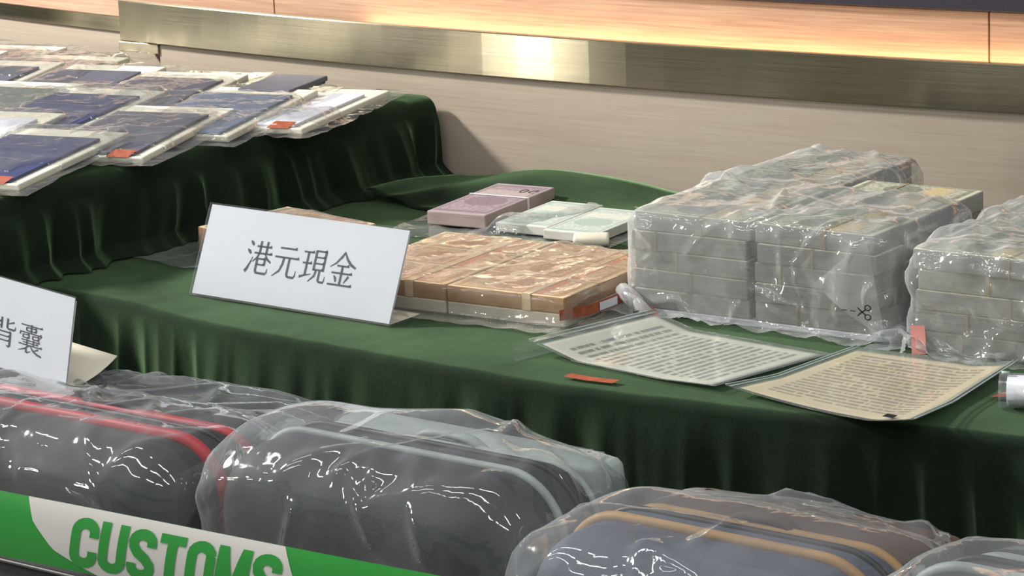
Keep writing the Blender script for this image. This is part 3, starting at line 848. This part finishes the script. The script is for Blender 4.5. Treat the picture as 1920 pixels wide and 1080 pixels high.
tube('zip_strip', [(-.018, -.0225, .0392), (-.010, -.0195, .0392)], .002, M_ziplock, r3, 6)

# =================================================================== tablets on the raised block
F_tab = film('tablet_bag_film', .05, cap=.34, rough=.07, crinkle=.6, scale=30, haze_col=(.85, .86, .84))
M_navy = plain('navy_glass', (58, 66, 104), .45, var=.1)
M_grey = plain('grey_glass', (92, 94, 108), .5, var=.1)
M_blueg = plain('blue_grey_glass', (112, 126, 150), .5, var=.1)
M_greeng = plain('green_grey_glass', (108, 118, 110), .5, var=.1)
M_mauve = plain('mauve_glass', (150, 128, 126), .3, var=.1)
M_ivory = plain('ivory_board', (228, 224, 206), .5, var=.03)
TL, TW = .285, .158
tray_me = bpy.data.meshes.new('tray'); bm = box_bm(TW, TL, .009, .002); bm.to_mesh(tray_me); bm.free(); tray_me.materials.append(M_ivory)
def screen_me(mat):
    me = bpy.data.meshes.new('screen'); bm = box_bm(TW * .90, TL * .80, .0042, .0012); bm.to_mesh(me); bm.free(); me.materials.append(mat); return me
scr = {k: screen_me(m) for k, m in dict(navy=M_navy, grey=M_grey, bluegrey=M_blueg, greengrey=M_greeng, mauve=M_mauve, white=M_paper).items()}
def tablet_film(k):
    P, Fc, uv = drape(TW + .044, TL + .066, (0, .006), 0, [((0, 0, .0068), (TW / 2 + .002, TL / 2 + .002, .0085), .003, 0)], 0, n=(52, 76), steps=34, iters=5, pull=4, seed=60 + k, amp=.006,
                      crease=.0042, cells=34, refine=1, folds=12, fold_h=.0035)
    me = bpy.data.meshes.new('evidence_bag'); me.from_pydata(P.tolist(), [], Fc); me.update()
    me.polygons.foreach_set('use_smooth', [True] * len(me.polygons)); me.materials.append(F_tab)
    return me
pil = [tablet_film(k) for k in range(5)]
ZB = .869
tabs = [ # back right corner, lift, screen, where
 ((-.640, -.575), .010, 'navy', 'nearest the camera on the block corner'),
 ((-.622, -.372), .009, 'grey', 'second along the block edge'),
 ((-.604, -.205), .008, 'bluegrey', 'third along the block edge'),
 ((-.545, -.112), .000, 'white', 'last along the block edge by the wall'),
 ((-.825, -.500), .010, 'white', 'at left frame edge behind the navy one'),
 ((-.808, -.300), .009, 'navy', 'in the second row, beside the grey one'),
 ((-.790, -.135), .004, 'grey', 'in the second row near the wall'),
 ((-.965, -.300), .009, 'greengrey', 'in the third row at left frame edge'),
 ((-.955, -.130), .004, 'grey', 'in the third row near the wall'),
 ((-1.135, -.160), .006, 'grey', 'in the fourth row with a crumpled bag'),
 ((-1.115, -.032), .001, 'mauve', 'in the fourth row against the wall'),
 ((-1.300, -.110), .006, 'white', 'in the fifth row at left frame edge'),
 ((-1.285, .010), .001, 'mauve', 'in the fifth row against the wall'),
 ((-1.445, .020), .001, 'white', 'farthest in the upper left corner'),
 ((-.640, -.760), .014, 'grey', 'in front of the navy one, cut by the frame'),
]
cname = dict(navy='navy', grey='dark grey', bluegrey='blue grey', greengrey='green grey', mauve='mauve', white='white')
for i, ((x, y), up_, c, where) in enumerate(tabs):
    if i == 14: continue
    a = .21 + rb.uniform(-.03, .03)
    cx = x - (TW / 2 * cos(a) - TL / 2 * sin(a)); cy = y - (TW / 2 * sin(a) + TL / 2 * cos(a))
    tilt = .05 if up_ > .002 else .012
    loc = (cx, cy, ZB + TL / 2 * sin(tilt) + .0005 + up_ * .2)
    e = empty('tablet', loc); e.rotation_euler = (tilt, 0, a)
    tag(e, '%s tablet on ivory board %s' % (cname[c], where), 'tablet', 'tablets on the block')
    link('board', tray_me, e); s = link('screen', scr[c], e); s.location = (-.007, -.024, .0088)
    b = link('evidence_bag', pil[i % 5]); b.location = loc; b.rotation_euler = (tilt, 0, a + rb.uniform(-.02, .02))
    tag(b, 'clear bag over the %s tablet %s' % (cname[c], where), 'plastic bag', 'bags over the tablets')
    V = [(.022, -TL / 2 - .003, .009), (.055, -TL / 2 - .003, .009), (.064, -TL / 2 + .010, .0160), (.030, -TL / 2 + .012, .0160)]
    if i % 3 != 2: obj('seal_strip', V, [(0, 1, 2, 3)], M_orange if i % 2 else M_red, b)
    V = [(TW / 2 - .022, TL / 2 + .003, .0085), (TW / 2 - .012, TL / 2 + .003, .0085), (TW / 2 - .012, TL / 2 + .011, .0045), (TW / 2 - .022, TL / 2 + .011, .0045)]
    obj('printed_mark', V, [(0, 1, 2, 3)], M_zip, b)
# dark slab lying on the last boards
ds = empty('handheld_device', (-.685, -.185, ZB + .020), .2); tag(ds, 'small dark grey slab lying on the boards near the wall', 'device')
o = bobj('lid', box_bm(.085, .125, .008, .002), M_grey, ds); o = bobj('edge', box_bm(.080, .118, .004, .001), M_zip, ds); o.location = (0, 0, -.003)

# =================================================================== backpacks
def ring(w, h, d, y, grow=0.0, n=12):
    """outline of the rounded pack body at depth y"""
    r = min(d, h) * .34; t = max(0, abs(y) - (d / 2 - r)); ins = r - sqrt(max(r * r - t * t, 1e-8)); rc = max(r - ins, .01)
    a, b = w / 2 - ins + grow, h / 2 - ins + grow; pts = []
    for cx, cz, a0 in ((1, 1, 0), (-1, 1, 90), (-1, -1, 180), (1, -1, 270)):
        for k in range(n):
            th = radians(a0 + 90 * k / (n - 1)); pts.append((cx * (a - rc) + rc * cos(th), y, h / 2 + cz * (b - rc) + rc * sin(th)))
    # straight runs subdivided
    out = []
    for p, q in zip(pts, pts[1:] + pts[:1]):
        L = sqrt((p[0] - q[0]) ** 2 + (p[2] - q[2]) ** 2); m = max(1, int(L / .03))
        out += [tuple(p[c] + (q[c] - p[c]) * k / m for c in range(3)) for k in range(m)]
    return out + [out[0]]
def backpack(loc, rz, w, d, h, body, pipe, back, label, bd=.05, bh=.9, pr=.0058):
    e = empty('backpack', loc, rz); tag(e, label, 'backpack')
    V, Fc = rounded_box(w, d, h, min(d, h) * .34, 16, .012); obj('body', V, Fc, body, e, True)
    V, Fc = rounded_box(w * .72, .05, h * .55, .022, 10, .008); p = obj('front_pocket', V, Fc, body, e, True); p.location = (0, -d / 2 - .004, h * .06)
    tube('zipper', [(x, -.027, z) for x, y, z in ring(w * .66, h * .5, .05, 0)][2:30], .003, M_zip, p, 6)
    tube('piping', ring(w, h, d, d * .0, .001), pr, pipe, e, 8)
    tube('piping', ring(w, h, d, d * .34, .001), pr * .95, pipe, e, 8)
    tube('zipper', ring(w, h, d, d * .17, .0005), .0035, M_zip, e, 6)
    V, Fc = rounded_box(w * .9, bd, h * bh, .02, 10, .004); b = obj('back_panel', V, Fc, back, e, True); b.location = (0, d / 2 - .017 + bd / 2, 0)
    for sx in (-1, 1):
        tube('shoulder_strap', smoothpath([(sx * w * .18, d / 2 + .03, h * .95), (sx * w * .22, d / 2 + .055, h * .6), (sx * w * .28, d / 2 + .035, h * .2)], 14), .016, back, e, 8, .5)
    tube('carry_handle', smoothpath([(-w * .12, d * .36, h * .96), (-w * .06, d * .36, h * .995), (w * .06, d * .36, h * .995), (w * .12, d * .36, h * .96)], 14), .008, back, e, 8, .6)
    return e
BZ = .4505
packs = [ # loc, rz, w, d, h, body, pipe, back, label, colour word, seed, back depth, back height
 ((-.135, -1.275, BZ), radians(-3), .465, .20, .287, M_black, M_redpipe, M_black, 'black backpack with red piping at the left frame edge', 'red piped', 31, .21, .853),
 ((.342, -1.290, BZ), radians(-4), .405, .20, .316, M_charcoal, M_greypipe, M_greypipe, 'charcoal backpack with pale grey piping in the middle of the row', 'charcoal', 35, .06, .97),
 ((.775, -1.390, BZ), radians(-4), .355, .20, .318, M_slate, M_tanpipe, M_brownback, 'slate blue backpack with tan piping right of the charcoal one', 'slate blue', 38, .10, .95),
 ((1.200, -1.460, BZ), radians(-4), .42, .20, .350, M_charcoal, M_greypipe, M_black, 'dark backpack cut off by the lower right frame corner', 'lower right', 44, .06, .95),
]
ridge = { # ridges and ears of the stiff bags: offset from pack top centre, half length, turn
 31: [((.11, .03, .016), .09, .7), ((.262, .02, -.05), .006, 0), ((-.06, -.10, .004), .13, .05), ((.17, -.11, -.03), .05, -.6)],
 35: [((-.07, .03, .038), .05, .7), ((-.245, -.06, -.035), .006, 0), ((.235, .08, .006), .006, 0), ((.06, -.03, .016), .10, -.12), ((-.12, -.11, -.01), .05, .8)],
 38: [((.03, .02, .022), .15, -.06), ((-.225, -.11, -.075), .006, 0), ((.205, .02, -.05), .006, 0), ((-.08, -.05, .018), .05, .9)],
 44: [((.0, .0, .022), .14, .1), ((-.25, -.06, -.05), .006, 0)],
}
for loc, rz, w, d, h, body, pipe, back, lab, word, sd, bd, bh in packs:
    backpack(loc, rz, w, d, h, body, pipe, back, lab, bd, bh, .0082 if sd == 31 else .0048 if sd == 35 else .0064)
    ca, sa = cos(rz), sin(rz)
    wp_ = lambda x, y, z: (loc[0] + x * ca - y * sa, loc[1] + x * sa + y * ca, loc[2] + z)
    boxes = [(wp_(0, 0, h / 2), (w / 2 + .009, d / 2 + .012, h / 2 + .009), .045, rz),
             (wp_(0, d / 2 - .017 + bd / 2, h * bh / 2), (w * .45 + .008, bd / 2 + .006, h * bh / 2 + .004), .022, rz)]
    for (x, y, z), hl, turn in ridge[sd]:
        boxes.append((wp_(x, y, h + z), (hl, .0035, .0035), .0034, rz + turn))
    P, Fc, uv = drape(w + .46, d + .66, (loc[0], loc[1] + .01), rz, boxes, BZ, n=(136, 126), steps=56, iters=7, pull=6.5, seed=sd, amp=.012, lift=.05, bend=.35, crease=.019, cells=50, keep=.004, refine=2, folds=60, fold_h=.008)
    evidence('plastic_bag', P, Fc, uv, F_bag, 'large clear plastic bag wrapped around the %s backpack' % word)

# =================================================================== barrier tape
tp = empty('barrier_tape', (0, -1.75, .769)); tag(tp, 'green and white customs barrier tape stretched in front of the backpacks', 'tape')
TH = .064
def bow(x, z): return -.004 * (1 - (2 * z / TH - 1) ** 2) + .003 * sin(x * 7)
M_tape = plain('green_tape', (58, 168, 72), .25, var=.03, scale=6)
M_tapew = plain('white_tape', (236, 234, 228), .25, var=.02, scale=6)
def tape_sheet(name, left, right, mat, off, nx=80, nz=12, parent=tp):
    V = []
    for j in range(nz):
        z = TH * j / (nz - 1)
        xl, xr = left(z), right(z)
        for i in range(nx):
            x = xl + (xr - xl) * i / (nx - 1); V.append((x, bow(x, z) - off, z))
    return obj(name, V, grid_faces(nx, nz), mat, parent, True)
tape_sheet('green_band', lambda z: -1.6, lambda z: 2.4, M_tape, 0, 260)
def wl(z):
    pts = [(.0, .335), (.006, .315), (.018, .284), (.042, .262), (.064, .256)]
    for (z0, x0), (z1, x1) in zip(pts, pts[1:]):
        if z <= z1 + 1e-9: return x0 + (x1 - x0) * (z - z0) / (z1 - z0)
    return .256
wp = tape_sheet('white_panel', wl, lambda z: .583 - .024 * z / TH, M_tapew, .0004, 80, 16)
def arc(cx, cy, rx, ry, a0, a1, w, n=9):
    return [(cx + rx * cos(radians(a0 + (a1 - a0) * k / (n - 1))), cy + ry * sin(radians(a0 + (a1 - a0) * k / (n - 1))), w) for k in range(n)]
w_ = 21
LET = {
 'C': [[(52, 64, w_)] + arc(31, 74, 21, 16, 0, 180, w_) + arc(31, 26, 21, 16, 180, 360, w_) + [(52, 36, w_)]],
 'U': [[(10, 100, w_)] + arc(31, 26, 21, 16, 180, 360, w_) + [(52, 100, w_)]],
 'S': [[(52, 68, w_)] + arc(31, 76, 21, 14, 0, 180, w_) + [(12, 66, w_), (22, 54, w_), (40, 44, w_), (51, 32, w_)] + arc(31, 24, 21, 14, 0, -180, w_) + [(10, 32, w_)]],
 'T': [[(2, 91, 18), (60, 91, 18)], [(31, 92, w_ + 1), (31, 0, w_ + 1)]],
 'O': [arc(31, 74, 21, 16, 0, 180, w_) + arc(31, 26, 21, 16, 180, 360, w_) + [(52, 74, w_)]],
 'M': [[(10, 0, w_), (10, 100, w_)], [(14, 98, 15), (36, 14, 13)], [(58, 98, 15), (36, 14, 13)], [(62, 0, w_), (62, 100, w_)]],
}
xx = .302
for ch in 'CUSTOMS':
    wd = .0405 if ch == 'M' else .0345
    def place(x, y, x0=xx):
        X = x0 + x * .00052 + y * .00013; Z = .0060 + y * .00049
        return Vector((X, bow(X, Z) - .0012, Z))
    stroke_mesh('letter', LET[ch], M_tape, wp, place, True)
    xx += wd
# posts holding the tape, beyond both sides of the frame
for px, lab in ((-1.6, 'left'), (2.4, 'right')):
    q = empty('stanchion', (px, -1.73, 0)); tag(q, 'black post holding the %s end of the barrier tape' % lab, 'post')
    bm = bmesh.new(); bmesh.ops.create_cone(bm, cap_ends=True, segments=32, radius1=.16, radius2=.14, depth=.03); o = bobj('base', bm, M_black, q); o.location = (0, 0, .0155)
    bm = bmesh.new(); bmesh.ops.create_cone(bm, cap_ends=True, segments=24, radius1=.02, radius2=.02, depth=.88); o = bobj('pole', bm, M_black, q); o.location = (0, 0, .47)
    bm = bmesh.new(); bmesh.ops.create_cone(bm, cap_ends=True, segments=24, radius1=.03, radius2=.028, depth=.09); o = bobj('head', bm, M_black, q); o.location = (0, 0, .90)
